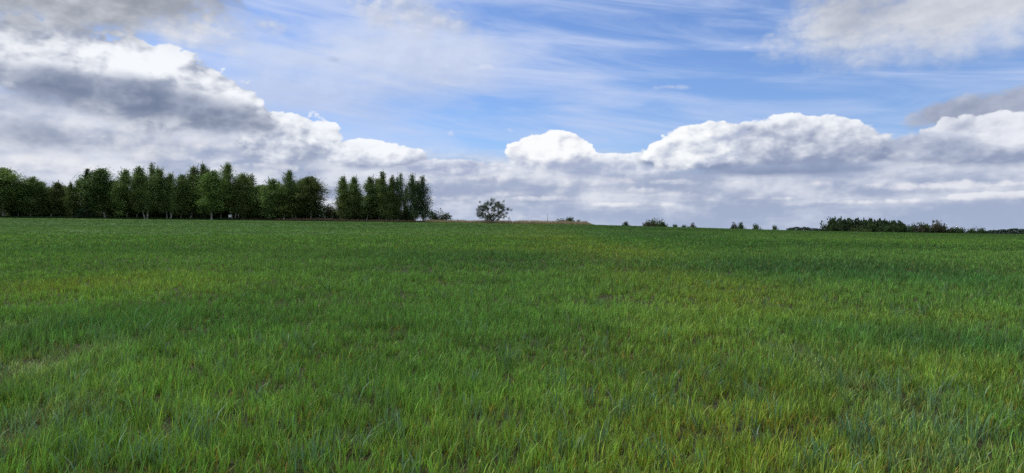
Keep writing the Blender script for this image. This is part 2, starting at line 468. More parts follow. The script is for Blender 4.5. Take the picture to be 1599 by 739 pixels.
# ------------------------------------------------------------------ the cereal crop, blade by blade
BX = []; BF = []; BC = []; _vo = 0
def add_blades(x, y, z, h, w, lean, az, face, colb, colt, segs, droop):
    """vectorised leaf blades: segs+1 rows, last one the tip"""
    global _vo
    n = len(x)
    dxl, dyl = np.cos(az), np.sin(az)
    fx, fy = np.cos(face), np.sin(face)
    rows = []; cols = []
    for k in range(segs + 1):
        t = k / segs
        ang = lean * t + droop * t * t
        # integrate bending roughly: horizontal run and height
        run = h * (np.sin(lean * 0.5) * t + droop * 0.5 * t ** 2.6)
        up = h * (t - (1 - np.cos(lean)) * 0.5 * t - droop * 0.42 * np.maximum(t - 0.45, 0) ** 1.6)
        cxp = x + dxl * run; cyp = y + dyl * run; czp = z + up
        wd = w * (0.75 + 0.5 * t if t < 0.45 else (1 - ((t - 0.45) / 0.55) ** 1.7) * 0.98 + 0.02) * 0.5
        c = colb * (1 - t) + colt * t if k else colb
        if k < segs:
            tw = 0.5 * t
            ffx = np.cos(face + tw); ffy = np.sin(face + tw)
            rows.append(np.stack([cxp - ffx * wd, cyp - ffy * wd, czp], -1))
            rows.append(np.stack([cxp + ffx * wd, cyp + ffy * wd, czp], -1))
            cols += [c, c]
        else:
            rows.append(np.stack([cxp, cyp, czp], -1)); cols.append(c)
    m = len(rows)
    V = np.stack(rows, 1).reshape(-1, 3)
    C = np.stack(cols, 1).reshape(-1, 3)
    b = (np.arange(n) * m + _vo)[:, None]
    for k in range(segs - 1):
        BF.append(('q', b + np.array([[2 * k, 2 * k + 1, 2 * k + 3, 2 * k + 2]])))
    k = segs - 1
    BF.append(('t', b + np.array([[2 * k, 2 * k + 1, 2 * k + 2]])))
    BX.append(V); BC.append(C); _vo += n * m

YEL = np.array((0.42, 0.35, 0.05)); STRAW = np.array((0.36, 0.30, 0.13)); PALE = np.array((0.13, 0.24, 0.115))
bands = [  # y0, y1, blades per m2, width, height scale, segments
    (2.0, 4.5, 1200, 0.0075, 1.0, 3), (4.5, 8, 3900, 0.0060, 1.0, 3), (8, 13, 2400, 0.0074, 1.0, 3), (13, 21, 980, 0.0100, 1.0, 2),
    (21, 36, 380, 0.0155, 1.0, 2), (36, 62, 95, 0.034, 1.0, 2), (62, 105, 30, 0.062, 1.0, 1), (105, 165, 10, 0.11, 1.0, 1), (165, 232, 5, 0.16, 0.9, 1)]
for (y0, y1, dens, wdt, hs, segs) in bands:
    hw = lambda yy: 0.74 * yy + 2.5
    area = (hw(y0) + hw(y1)) * (y1 - y0)
    n = int(area * dens)
    per = 7 if y0 < 21 else 5                            # leaves per plant
    npl = n // per
    yp_ = np.sqrt(rng.uniform(y0 ** 2, y1 ** 2, npl)); xp_ = rng.uniform(-1, 1, npl) * hw(yp_)
    # drilled rows and tufts: the stand is uneven, with gaps of bare soil
    keep = rng.uniform(0, 1, npl) < 0.70 + 0.70 * fbm(xp_, yp_, 0.30, 201, 2) + 0.38 * fbm(xp_, yp_, 1.1, 205, 3)
    xp_, yp_ = xp_[keep], yp_[keep]; npl = len(xp_); n = npl * per
    spread = 0.011 * (wdt / 0.006)
    x = np.repeat(xp_, per) + rng.normal(0, spread, n); y = np.repeat(yp_, per) + rng.normal(0, spread, n)
    ph = np.repeat(rng.lognormal(0, 0.20, npl), per); pc = np.repeat(rng.lognormal(0, 0.22, npl), per)
    m = field_masks(x, y); c = field_col(m)
    tall = np.clip(fbm(x, y, 0.7, 221, 3) * 1.6, -0.6, 1)
    big = np.clip(fbm(x, y, 2.6, 231, 3), -1, 1)
    h = 0.115 * (1 + 0.25 * tall + 0.30 * big + 0.25 * m['b'] - 0.35 * m['t'] - 0.25 * np.clip(m['m'], 0, 1)) * rng.lognormal(0, 0.24, n) * ph
    h = np.clip(h, 0.04, 0.34) * hs
    lean = np.abs(rng.normal(0.17, 0.20, n)) + 0.5 * np.clip(m['m'], 0, 1) * rng.uniform(0, 1, n)
    droop = np.where(rng.uniform(0, 1, n) < 0.32, rng.uniform(0.3, 1.1, n), rng.uniform(0, 0.3, n))
    az = rng.uniform(0, 2 * np.pi, n)
    az = np.where(rng.uniform(0, 1, n) < 0.35, rng.normal(0.1, 0.7, n), az)
    face = rng.uniform(0, np.pi, n) if y0 < 36 else rng.normal(0, 0.6, n)
    w = wdt * rng.uniform(0.6, 1.35, n)
    c = c * (1.80 if y1 < 22 else 1.5 if y1 < 63 else 1.04 if y1 < 106 else 0.80)  # far bands darker in colour: painted stand-in for self-shadow the sparse blades lack
    c = c * pc[:, None]
    col = c * rng.lognormal(0.0, 0.34, (n, 1)) * (1 + 0.34 * fbm(x, y, 0.45, 261, 2) + 0.18 * fbm(x, y, 3.5, 265, 3))[:, None]
    col = col * (1 + rng.normal(0, 0.07, (n, 3)))
    lum = np.clip(rng.normal(0, 0.22, n), 0, 0.6)[:, None]; col = col * (1 - lum) + np.array((0.17, 0.25, 0.09)) * lum
    pl = (rng.uniform(0, 1, n) < 0.07 + 0.10 * np.clip(tall, 0, 1))
    col[pl] = col[pl] * 0.45 + PALE * 0.5
    yp = 0.04 + 0.09 * np.clip(1 - (y - 4.5) / 7, 0, 1) + 0.30 * np.clip(m['y'] - 0.15, 0, 1) * np.clip(0.6 + fbm(x, y, 0.5, 241, 2), 0, 1) + 0.12 * np.clip(fbm(x, y, 0.8, 251, 3) - 0.1, 0, 1)
    yl = rng.uniform(0, 1, n) < yp
    col[yl] = YEL * rng.uniform(0.55, 1.0, (yl.sum(), 1)) * (1 + rng.normal(0, 0.12, (yl.sum(), 3)))
    st = rng.uniform(0, 1, n) < 0.012 + 0.12 * np.clip(m['m'], 0, 1)
    col[st] = STRAW * rng.uniform(0.4, 0.9, (st.sum(), 1))
    h[yl] *= 0.72; h[st] *= 0.7; lean[yl] += 0.35; lean[st] += 0.7
    col = np.clip(col, 0.004, 0.6)
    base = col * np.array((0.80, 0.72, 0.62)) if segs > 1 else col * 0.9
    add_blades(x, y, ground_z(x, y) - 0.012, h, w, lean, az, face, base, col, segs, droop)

n = 60000
y = np.sqrt(rng.uniform(2.5 ** 2, 16 ** 2, n)); x = rng.uniform(-1, 1, n) * (0.74 * y + 2.5)
lc = np.array((0.20, 0.15, 0.07)) * rng.lognormal(-0.2, 0.4, (n, 1)) * (1 + rng.normal(0, 0.1, (n, 3)))
add_blades(x, y, ground_z(x, y) + 0.004, 0.05 * rng.lognormal(0, 0.3, n), 0.005 * np.maximum(1, y / 9), np.full(n, 2.3), rng.uniform(0, 6.28, n), rng.uniform(0, 3.14, n), np.clip(lc, 0.01, 0.4), np.clip(lc, 0.01, 0.4), 2, np.full(n, 0.2))

# taller, paler volunteer plants standing out of the crop
for (px, py, nb, hh) in ([(300, 700, 16, 0.40), (488, 560, 12, 0.30), (505, 735, 14, 0.34), (790, 560, 12, 0.3), (1180, 640, 10, 0.3), (1434, 545, 12, 0.26), (1275, 515, 14, 0.25), (100, 520, 14, 0.28), (265, 520, 10, 0.25), (868, 610, 12, 0.34), (725, 520, 12, 0.3)]
                         + [(rng.uniform(-40, 1640), rng.uniform(440, 760), 9, rng.uniform(0.20, 0.31)) for _ in range(260)]):
    x0, y0 = gpt(px, py)
    n = nb + int(rng.integers(0, 6))
    x = x0 + rng.normal(0, 0.05, n); y = y0 + rng.normal(0, 0.05, n)
    k = rng.uniform(0.75, 1.1)
    col = np.repeat((PALE * k)[None], n, 0) * rng.lognormal(0, 0.15, (n, 1)) * (1 + rng.normal(0, 0.05, (n, 3)))
    add_blades(x, y, ground_z(x, y) - 0.01, hh * rng.uniform(0.55, 1.05, n), 0.0095 * rng.uniform(0.7, 1.2, n) * max(1.0, y0 / 11), np.abs(rng.normal(0.2, 0.2, n)),
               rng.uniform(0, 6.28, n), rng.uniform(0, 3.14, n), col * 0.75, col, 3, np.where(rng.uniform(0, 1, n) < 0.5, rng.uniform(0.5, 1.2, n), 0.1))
crop_mat = leaf_mat('crop_leaf', 0.22, 0.5, 0.2)
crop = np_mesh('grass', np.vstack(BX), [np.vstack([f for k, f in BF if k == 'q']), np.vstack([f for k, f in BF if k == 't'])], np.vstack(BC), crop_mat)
tag(crop, 'green field of young cereal and grass blades with yellowing leaves', 'grass', kind='stuff')
BX.clear(); BF.clear(); BC.clear(); _vo = 0
rng = np.random.default_rng(12)
# ------------------------------------------------------------------ tree builders
def tube_mesh(segs, sides=5):
    """segs: list of (p0, p1, r0, r1, tone)"""
    V = []; Fq = []; C = []; o = 0
    for (p0, p1, r0, r1, c0, c1) in segs:
        d = (p1 - p0); L = d.length
        if L < 1e-5: continue
        d /= L
        u = d.orthogonal().normalized(); v = d.cross(u)
        for (p, r, c) in ((p0, r0, c0), (p1, r1, c1)):
            for k in range(sides):
                a = 2 * math.pi * k / sides
                V.append(p + (u * math.cos(a) + v * math.sin(a)) * r); C.append(c)
        for k in range(sides):
            k2 = (k + 1) % sides
            Fq.append((o + k, o + k2, o + sides + k2, o + sides + k))
        o += 2 * sides
    return np.array([tuple(v) for v in V]), np.array(Fq), np.array(C)

def leaf_quads(P, size, col, r_, flat=0.0, droop=0.0):
    """one small folded leaf spray per point"""
    n = len(P)
    d = r_.normal(0, 1, (n, 3)); d[:, 2] = d[:, 2] * (1 - flat) - droop
    d /= np.linalg.norm(d, axis=1, keepdims=True)
    e = r_.normal(0, 1, (n, 3)); e -= d * (e * d).sum(1, keepdims=True); e /= np.linalg.norm(e, axis=1, keepdims=True)
    s = size * r_.uniform(0.55, 1.35, (n, 1))
    a = P - d * s * 0.5; b = P + d * s * 0.5
    m1 = P + e * s * 0.33 + d * s * 0.08; m2 = P - e * s * 0.28
    V = np.stack([a, m1, b, m2], 1).reshape(-1, 3)
    C = np.repeat(col, 4, 0)
    Fq = np.arange(4 * n).reshape(n, 4)
    return V, Fq, C

def bark_mat(name, kind):
    m, q = new_mat(name)
    at = q.node('ShaderNodeAttribute'); at.attribute_name = 'tone'
    geo = q.node('ShaderNodeTexCoord')
    n1 = q.noise(q.vm('MULTIPLY', geo.outputs['Object'], (1.0, 1.0, 2.2)), 2.2 if kind == 'birch' else 5.0, 4, 0.6)
    c = E(q, at.outputs['Color'])
    lo, hi = (0.42, 0.62) if kind == 'birch' else (0.3, 0.7)
    c = q.mix(q.smooth(n1, lo, hi), c, q.mix(1.0, c, (0.22, 0.21, 0.19) if kind == 'birch' else (0.5, 0.5, 0.5), 'MULTIPLY'))
    p = q.node('ShaderNodeBsdfPrincipled'); q.put(p.inputs['Base Color'], c); p.inputs['Roughness'].default_value = 0.85
    p.inputs['Specular IOR Level'].default_value = 0.2
    o = q.node('ShaderNodeOutputMaterial'); q.put(o.inputs[0], p.outputs[0])
    return m
BIRCH_BARK = bark_mat('birch_bark', 'birch'); BARK = bark_mat('dark_bark', 'dark')
BIRCH_LEAF = leaf_mat('birch_foliage', 0.28, 0.6, 0.15, vary=1.0)
WOOD_LEAF = leaf_mat('broadleaf_foliage', 0.25, 0.6, 0.15, vary=0.7)
NEEDLE = leaf_mat('needle_foliage', 0.05, 0.7, 0.1, vary=0.4)

def make_tree(name, trunk, crown, bark, leaf, label, cat):
    """trunk, crown: (V, F, C) arrays in local metres, root at the origin"""
    root = bpy.data.objects.new(name, None); COL.objects.link(root)
    root.empty_display_size = 0.5
    tag(root, label, cat)
    np_mesh('trunk', trunk[0], [trunk[1]], trunk[2], bark, root)
    np_mesh('crown', crown[0], [crown[1]], crown[2], leaf, root)
    return root
def copy_tree(src):
    r = src.copy(); COL.objects.link(r)
    for ch in src.children:
        c = ch.copy(); COL.objects.link(c); c.parent = r
    return r

WHITE = np.array((0.33, 0.32, 0.28)); TWIG = np.array((0.06, 0.04, 0.035)); BROWN = np.array((0.07, 0.055, 0.04))
def birch(seed, H=12.0, R=2.3, low=0.10, dense=1.0, stems=1, leaders=3, prof='oval', leaf=0.20, green=(0.100, 0.146, 0.044)):
    r_ = np.random.default_rng(seed)
    segs = []; pts = []; tones = []
    V3 = lambda a: Vector((float(a[0]), float(a[1]), float(a[2])))
    for s in range(stems):
        lx, ly = (r_.normal(0, 0.05, 2) if stems == 1 else (np.array(((s - (stems - 1) / 2) * 0.17, r_.normal(0, 0.04))) + r_.normal(0, 0.02, 2)))
        off = np.array((0.0 if stems == 1 else (s - (stems - 1) / 2) * 0.35, 0, 0))
        Hs = H * (1 if s == 0 else r_.uniform(0.82, 0.98))
        ph = r_.uniform(0, 6.28)
        N = 12
        def ctr(t):
            b = 0.18 * Hs / 12 * math.sin(t * 5 + ph)
            return np.array((off[0] + lx * Hs * math.sin(min(t, 1) * 1.4) + b, off[1] + ly * Hs * t + 0.6 * b, Hs * t))
        for k in range(N):
            t0, t1 = k / N, (k + 1) / N
            rr = lambda t: 0.115 * (1 - t) ** 0.9 + 0.012
            tone = lambda t: WHITE if t < 0.55 else WHITE * 0.6 + TWIG * 0.4
            p0 = ctr(t0); 
            if k == 0: p0 = p0 + np.array((0, 0, -0.3))
            segs.append((V3(p0), V3(ctr(t1)), rr(t0) * (1.35 if k == 0 else 1), rr(t1), tone(t0), tone(t1)))
        nb = int(84 / stems ** 0.5)
        for b in range(nb):
            t = low + (1 - low) * (b + r_.uniform(0, 1)) / nb
            t = min(t, 0.985)
            pk, hi_, lo_ = {'oval': (0.48, 0.58, 0.62), 'cone': (0.30, 0.74, 0.35), 'col': (0.52, 0.54, 0.95)}[prof]
            w = math.sqrt(max(0.0, 1 - ((t - pk) / hi_) ** 2)) if t > pk else 1 - 0.5 * ((pk - t) / lo_) ** 2
            if prof == 'cone': w = w * (1 - 0.35 * max(0, t - pk))
            w *= min(1.0, (1.04 - t) * 3.6) ** 0.6
            L = R * max(0.12, w) * r_.uniform(0.62, 1.18)
            if stems > 1: L *= 0.8
            a = r_.uniform(0, 6.283)
            up = r_.uniform(0.7, 1.5) * (0.5 + t)
            p = ctr(t); d = np.array((math.cos(a), math.sin(a), up)); d /= np.linalg.norm(d)
            nseg = 4; q0 = p
            for k in range(nseg):
                d2 = d + np.array((0, 0, -0.22 * k)) + r_.normal(0, 0.12, 3); d2 /= np.linalg.norm(d2)
                q1 = q0 + d2 * L / nseg
                segs.append((V3(q0), V3(q1), 0.035 * (1 - k / nseg) + 0.008, 0.035 * (1 - (k + 1) / nseg) + 0.006, TWIG, TWIG))
                m = int((20 + 36 * k / nseg) * dense * L / 1.4)
                base = q0 + (q1 - q0) * r_.uniform(0, 1, (m, 1))
                sp = r_.normal(0, 1, (m, 3)) * np.array((0.27, 0.27, 0.32)) * (0.75 + L * 0.26)
                far_ = r_.uniform(0, 1, m) < 0.14; sp[far_] *= 1.45
                sp[:, 2] -= np.abs(r_.normal(0, 0.25, m))              # hanging twigs
                pts.append(base + sp)
                tones.append(np.full(m, r_.uniform(0.6, 1.45)))
                q0 = q1
        # feathery leaders at the top
        for l in range(leaders + 3):
            tt = r_.uniform(0.62, 0.88); p = ctr(tt)
            q1 = p + np.array((r_.normal(0, 0.13 * R * 2), r_.normal(0, 0.3), Hs * (1.0 - tt) * r_.uniform(0.8, 1.2)))
            segs.append((V3(p), V3(q1), 0.03, 0.008, TWIG, TWIG))
            m = int(42 * dense)
            tq = r_.uniform(0, 1, (m, 1))
            pts.append(p + (q1 - p) * tq + r_.normal(0, 1, (m, 3)) * np.array((0.24, 0.24, 0.12)) * (1.15 - tq) ** 1.3)
            tones.append(np.full(m, r_.uniform(0.8, 1.3)))
    P = np.vstack(pts); T = np.concatenate(tones)
    keep = P[:, 2] > 0.25; P = P[keep]; T = T[keep]
    col = np.array(green)[None] * T[:, None] * r_.lognormal(0, 0.22, (len(P), 1)) * (1 + r_.normal(0, 0.06, (len(P), 3)))
    return tube_mesh(segs, 5), leaf_quads(P, leaf, np.clip(col, 0.005, 0.4), r_, droop=0.3)

def spruce(seed, H=12.0, R=2.0, green=(0.018, 0.042, 0.018)):
    r_ = np.random.default_rng(seed); segs = []; pts = []
    V3 = lambda a: Vector((float(a[0]), float(a[1]), float(a[2])))
    segs.append((Vector((0, 0, -0.3)), Vector((0, 0, H)), 0.14, 0.01, BROWN, BROWN))
    z = 0.04 * H
    while z < H * 0.985:
        t = z / H
        for k in range(6):
            a = r_.uniform(0, 6.28); L = R * (1 - t) ** 0.85 * r_.uniform(0.7, 1.15) + 0.12
            e = np.array((math.cos(a) * L, math.sin(a) * L, -0.22 * L + 0.05)); p = np.array((0, 0, z))
            segs.append((V3(p), V3(p + e), 0.02, 0.006, BROWN, BROWN))
            m = int(9 + 12 * L); tq = r_.uniform(0.1, 1, (m, 1))
            pts.append(p + e * tq + r_.normal(0, 0.09, (m, 3)) + np.array((0, 0, -0.06)))
        z += 0.30
    P = np.vstack(pts)
    col = np.array(green)[None] * r_.lognormal(0, 0.25, (len(P), 1)) * np.ones((1, 3))
    return tube_mesh(segs, 4), leaf_quads(P, 0.24, col, r_, flat=0.3)

def branching(seed, H=7.0, spread=0.62, depth=6, stems=2, leafy=1.0, green=(0.05, 0.075, 0.028), leaf=0.17, twig_col=TWIG, r0=0.2, squash=1.0, per=7):
    """open, visibly branched broadleaf tree; leafy=0 gives a bare crown of twigs"""
    r_ = np.random.default_rng(seed); limbs = []; fine = []; pts = []; tn = []
    def grow(p, d, L, r, k):
        n = 3; q0 = p; dd = d
        for i in range(n):
            dd = (dd + Vector(r_.normal(0, 0.16, 3)) + Vector((0, 0, 0.04))).normalized()
            q1 = q0 + dd * (L / n)
            (limbs if k < 4 else fine).append((q0, q1, r * (1 - 0.25 * i / n), r * (1 - 0.25 * (i + 1) / n), BROWN if k < 4 else twig_col, BROWN if k < 4 else twig_col))
            q0 = q1
        if k >= depth - 2 and leafy > 0:
            m = int(per * leafy)
            b = np.array(p)[None] + (np.array(q0) - np.array(p))[None] * r_.uniform(0, 1.15, (m, 1)) + r_.normal(0, 0.14, (m, 3))
            pts.append(b); tn.append(np.full(m, r_.uniform(0.7, 1.35)))
        if k < depth:
            for c in range(2 if r_.uniform() < 0.45 else 3):
                ax = Vector(r_.normal(0, 1, 3)); ax = (ax - dd * ax.dot(dd)).normalized()
                a = spread * r_.uniform(0.55, 1.25)
                nd = (dd * math.cos(a) + ax * math.sin(a)).normalized()
                if nd.z < -0.15: nd.z *= -0.3
                grow(q0, nd, L * r_.uniform(0.66, 0.86), r * 0.62, k + 1)
    for s in range(stems):
        a = r_.uniform(-0.5, 0.5) if stems == 1 else (-0.55 + 1.0 * s / (stems - 1))
        d = Vector((math.sin(a), r_.normal(0, 0.15), math.cos(a))).normalized()
        grow(Vector((0.25 * a, 0, -0.15)), d, H * (0.26 if stems > 1 else 0.3), r0, 0)
    tr = tube_mesh(limbs, 5)
    cv, cf, cc = tube_mesh(fine, 3)
    if leafy > 0:
        P = np.vstack(pts); T = np.concatenate(tn)
        col = np.array(green)[None] * T[:, None] * r_.lognormal(0, 0.2, (len(P), 1)) * np.ones((1, 3))
        lv, lf, lc = leaf_quads(P, leaf, col, r_)
        cr = (np.vstack([cv, lv]), np.vstack([cf, lf + len(cv)]), np.vstack([cc, lc]))
    else:
        cr = (cv, cf, cc)
    top = max(tr[0][:, 2].max(), cr[0][:, 2].max()); k = H / top
    S = np.array((k * squash, k * squash, k))
    return (tr[0] * S, tr[1], tr[2]), (cr[0] * S, cr[1], cr[2])

def dome_tree(seed, H=7.0, W=9.0, base=0.22, n=110, leafy=1.0, green=(0.05, 0.075, 0.028), leaf=0.17, r0=0.2, per=60, fan=5, twig=TWIG, shell=0.45, sprig=0.5, ntw=5):
    r_ = np.random.default_rng(seed)
    c = np.array((0, 0, H * (base + (1 - base) * 0.48))); rad = np.array((W / 2, W / 2, H * (1 - base) * 0.52))
    tg = []
    while len(tg) < n:
        d = r_.normal(0, 1, 3); d /= np.linalg.norm(d)
        k = r_.uniform(shell, 1.0) ** 0.6 * (1 + 0.12 * math.sin(5 * math.atan2(d[1], d[0]) + seed) + r_.normal(0, 0.05))
        p = c + d * rad * k
        if p[2] > 0.08 * H: tg.append(p)
    tg = sorted(tg, key=lambda p: np.linalg.norm(p))
    nodes = [np.array((0, 0, -0.2)), np.array((0, 0, 0.05 * H)), np.array((0.01 * H, 0, 0.12 * H))]; par = [-1, 0, 1]; cnt = [0, 0, 0]
    for f in range(fan):                                       # main limbs fan out low down
        a = 2 * math.pi * (f + r_.uniform(-0.3, 0.3)) / fan; e = r_.uniform(0.45, 1.15)
        d = np.array((math.cos(a) * math.cos(e), math.sin(a) * math.cos(e), math.sin(e))); q = 2; p = nodes[2]
        for k in range(4):
            p = p + (d + r_.normal(0, 0.12, 3)) * np.array((W / 9, W / 9, H / 9)) * 1.0
            nodes.append(p); par.append(q); q = len(nodes) - 1
    leaf_pts = []; ends = []
    for t in tg:
        A_ = np.array(nodes[2:]); dd = np.linalg.norm(A_ - t, axis=1) + 0.25 * np.abs(np.linalg.norm(A_ - nodes[2], axis=1) - np.linalg.norm(t - nodes[2]) * 0.6)
        q = int(np.argmin(dd)) + 2; p0 = nodes[q]; L = np.linalg.norm(t - p0); m = max(1, int(L / (0.09 * H)))
        mid = r_.normal(0, 0.06 * L, 3)
        for k in range(1, m + 1):
            u = k / m; p = p0 + (t - p0) * u + mid * math.sin(math.pi * u) + np.array((0, 0, 0.05 * L * math.sin(math.pi * u)))
            nodes.append(p); par.append(q); q = len(nodes) - 1
        ends.append(q)
    load = np.zeros(len(nodes))
    for e in ends:
        q = e
        while q >= 0: load[q] += 1; q = par[q]
    V3 = lambda a: Vector((float(a[0]), float(a[1]), float(a[2])))
    rr = lambda k: max(0.008 * H / 7, r0 * (max(load[k], 0.3) / n) ** 0.5)
    limbs = []; fine = []
    for k in range(1, len(nodes)):
        if load[k] == 0: continue
        (limbs if load[k] > 2 else fine).append((V3(nodes[par[k]]), V3(nodes[k]), rr(par[k]) if par[k] else r0 * 1.3, rr(k), BROWN if load[k] > 2 else twig, BROWN if load[k] > 2 else twig))
    pts = []; tn = []
    for e in ends:
        p = nodes[e]; out = p - c; out = out / (np.linalg.norm(out) + 1e-6)
        for k in range(ntw):
            d = out * 0.7 + np.array((0, 0, 0.35)) + r_.normal(0, 0.5, 3); d /= np.linalg.norm(d); L = sprig * r_.uniform(0.5, 1.2)
            fine.append((V3(p), V3(p + d * L), 0.012 * H / 7, 0.006 * H / 7, twig, twig))
            if leafy:
                m = int(per * leafy / ntw); u = r_.uniform(0, 1.1, (m, 1))
                pts.append(p + d * L * u + np.clip(r_.normal(0, 1, (m, 3)), -1.5, 1.5) * 0.15 * sprig / 0.5); tn.append(np.full(m, r_.uniform(0.7, 1.3)))
    tr = tube_mesh(limbs, 5); cv, cf, cc = tube_mesh(fine, 3)
    if leafy:
        P = np.vstack(pts); T = np.concatenate(tn)
        col = np.array(green)[None] * T[:, None] * r_.lognormal(0, 0.2, (len(P), 1)) * np.ones((1, 3))
        lv, lf, lc = leaf_quads(P, leaf, col, r_)
        return tr, (np.vstack([cv, lv]), np.vstack([cf, lf + len(cv)]), np.vstack([cc, lc]))
    return tr, (cv, cf, cc)

def shrub(seed, H=2.2, W=2.4, n=1500, leaf=0.2, green=(0.035, 0.07, 0.02), lump=7):
    r_ = np.random.default_rng(seed); segs = []; pts = []; tn = []
    V3 = lambda a: Vector((float(a[0]), float(a[1]), float(a[2])))
    for k in range(lump * 2):
        a = r_.uniform(0, 6.28); rr = W / 2 * r_.uniform(0, 0.85) ** 0.7
        tip = np.array((rr * math.cos(a), rr * math.sin(a), H * (1 - (rr / (W / 2)) ** 2 * 0.55) * r_.uniform(0.55, 0.98)))
        b = np.array((tip[0] * 0.15, tip[1] * 0.15, -0.1))
        mid = (b + tip) / 2 + r_.normal(0, 0.1, 3)
        segs += [(V3(b), V3(mid), 0.035, 0.02, BROWN, BROWN), (V3(mid), V3(tip), 0.02, 0.006, BROWN, TWIG)]
        m = n // (lump * 2)
        tq = r_.uniform(0.15, 1.0, (m, 1)) ** 0.8
        pts.append(b + (tip - b) * tq + np.clip(r_.normal(0, 1, (m, 3)), -1.4, 1.4) * np.array((W, W, H)) * 0.085)
        tn.append(np.full(m, r_.uniform(0.7, 1.3)))
    P = np.vstack(pts); T = np.concatenate(tn); k_ = P[:, 2] > 0.03; P = P[k_]; T = T[k_]
    col = np.array(green)[None] * T[:, None] * r_.lognormal(0, 0.22, (len(P), 1)) * np.ones((1, 3))
    return tube_mesh(segs, 4), leaf_quads(P, leaf, col, r_)

def dims(root):
    if 'dims' not in DIMS.setdefault(root.name, {}):
        c = [ch for ch in root.children if ch.name.startswith('crown')][0]
        n = len(c.data.vertices); a = np.empty(n * 3, np.float32); c.data.vertices.foreach_get('co', a); a = a.reshape(-1, 3)
        lo, hi = np.percentile(a[:, 0], (3, 97)); DIMS[root.name]['dims'] = (float(np.percentile(a[:, 2], 97.5 if root.name.startswith(('shrub', 'broadleaf')) else 99.5)), float(hi - lo))
    return DIMS[root.name]['dims']
DIMS = {}
def place(root, px, dist, top=None, h0=None, wide=None, w0=None, rot=None):
    """stand a tree on the ground in direction px at a distance; scale it to the height read off the photo"""
    x = (px - CX) / F * dist; z = float(ground_z(x, dist))
    root.location = (x, dist, z - 0.05)
    s = 1.0
    h0, w0 = dims(root)
    if top is not None:
        s = ((CY - top) / F * dist + EYE - z) / h0
    sx = s if wide is None else (wide / F * dist) / w0 * (1.04 if root.name.startswith('birch') else 0.94)
    root.scale = (sx, sx, s)
    root.rotation_euler = (0, 0, rot if rot is not None else 0)

used = set()
def get(proto):                   # first use moves the prototype itself, later uses copy it
    if proto.name in used: return copy_tree(proto)
    used.add(proto.name); return proto

# prototypes --------------------------------------------------------
B = []
spec = [dict(R=2.6, prof='oval', dense=1.5, leaders=4), dict(R=2.2, prof='cone', dense=1.4, leaders=3), dict(R=2.4, prof='col', dense=1.5, leaders=5, stems=2, low=0.2),
        dict(R=2.0, prof='oval', dense=1.2, leaders=3, low=0.18), dict(R=2.5, prof='col', dense=1.5, leaders=4, low=0.17), dict(R=2.3, prof='cone', dense=1.6, leaders=4, stems=2),
        dict(R=2.1, prof='col', dense=1.05, leaders=4, low=0.17, green=(0.098, 0.148, 0.038)), dict(R=2.7, prof='oval', dense=1.6, leaders=5, stems=3, low=0.2),
        dict(R=2.2, prof='oval', dense=0.85, leaders=4, stems=2, low=0.10, green=(0.066, 0.110, 0.042)), dict(R=1.7, prof='cone', dense=0.8, leaders=3, low=0.2),
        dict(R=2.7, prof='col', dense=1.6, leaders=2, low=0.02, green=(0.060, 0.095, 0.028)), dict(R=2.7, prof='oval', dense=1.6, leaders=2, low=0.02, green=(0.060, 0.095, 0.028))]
for i, sp in enumerate(spec):
    t_, c_ = birch(300 + i, **sp)
    B.append(make_tree('birch_tree', t_, c_, BIRCH_BARK, BIRCH_LEAF, 'birch', 'birch tree'))
SPR = make_tree('spruce_tree', *spruce(41), BARK, NEEDLE, 'spruce', 'conifer')
GL = 'birches of the long grove on the left'; GS = 'birches of the small grove right of the gap'
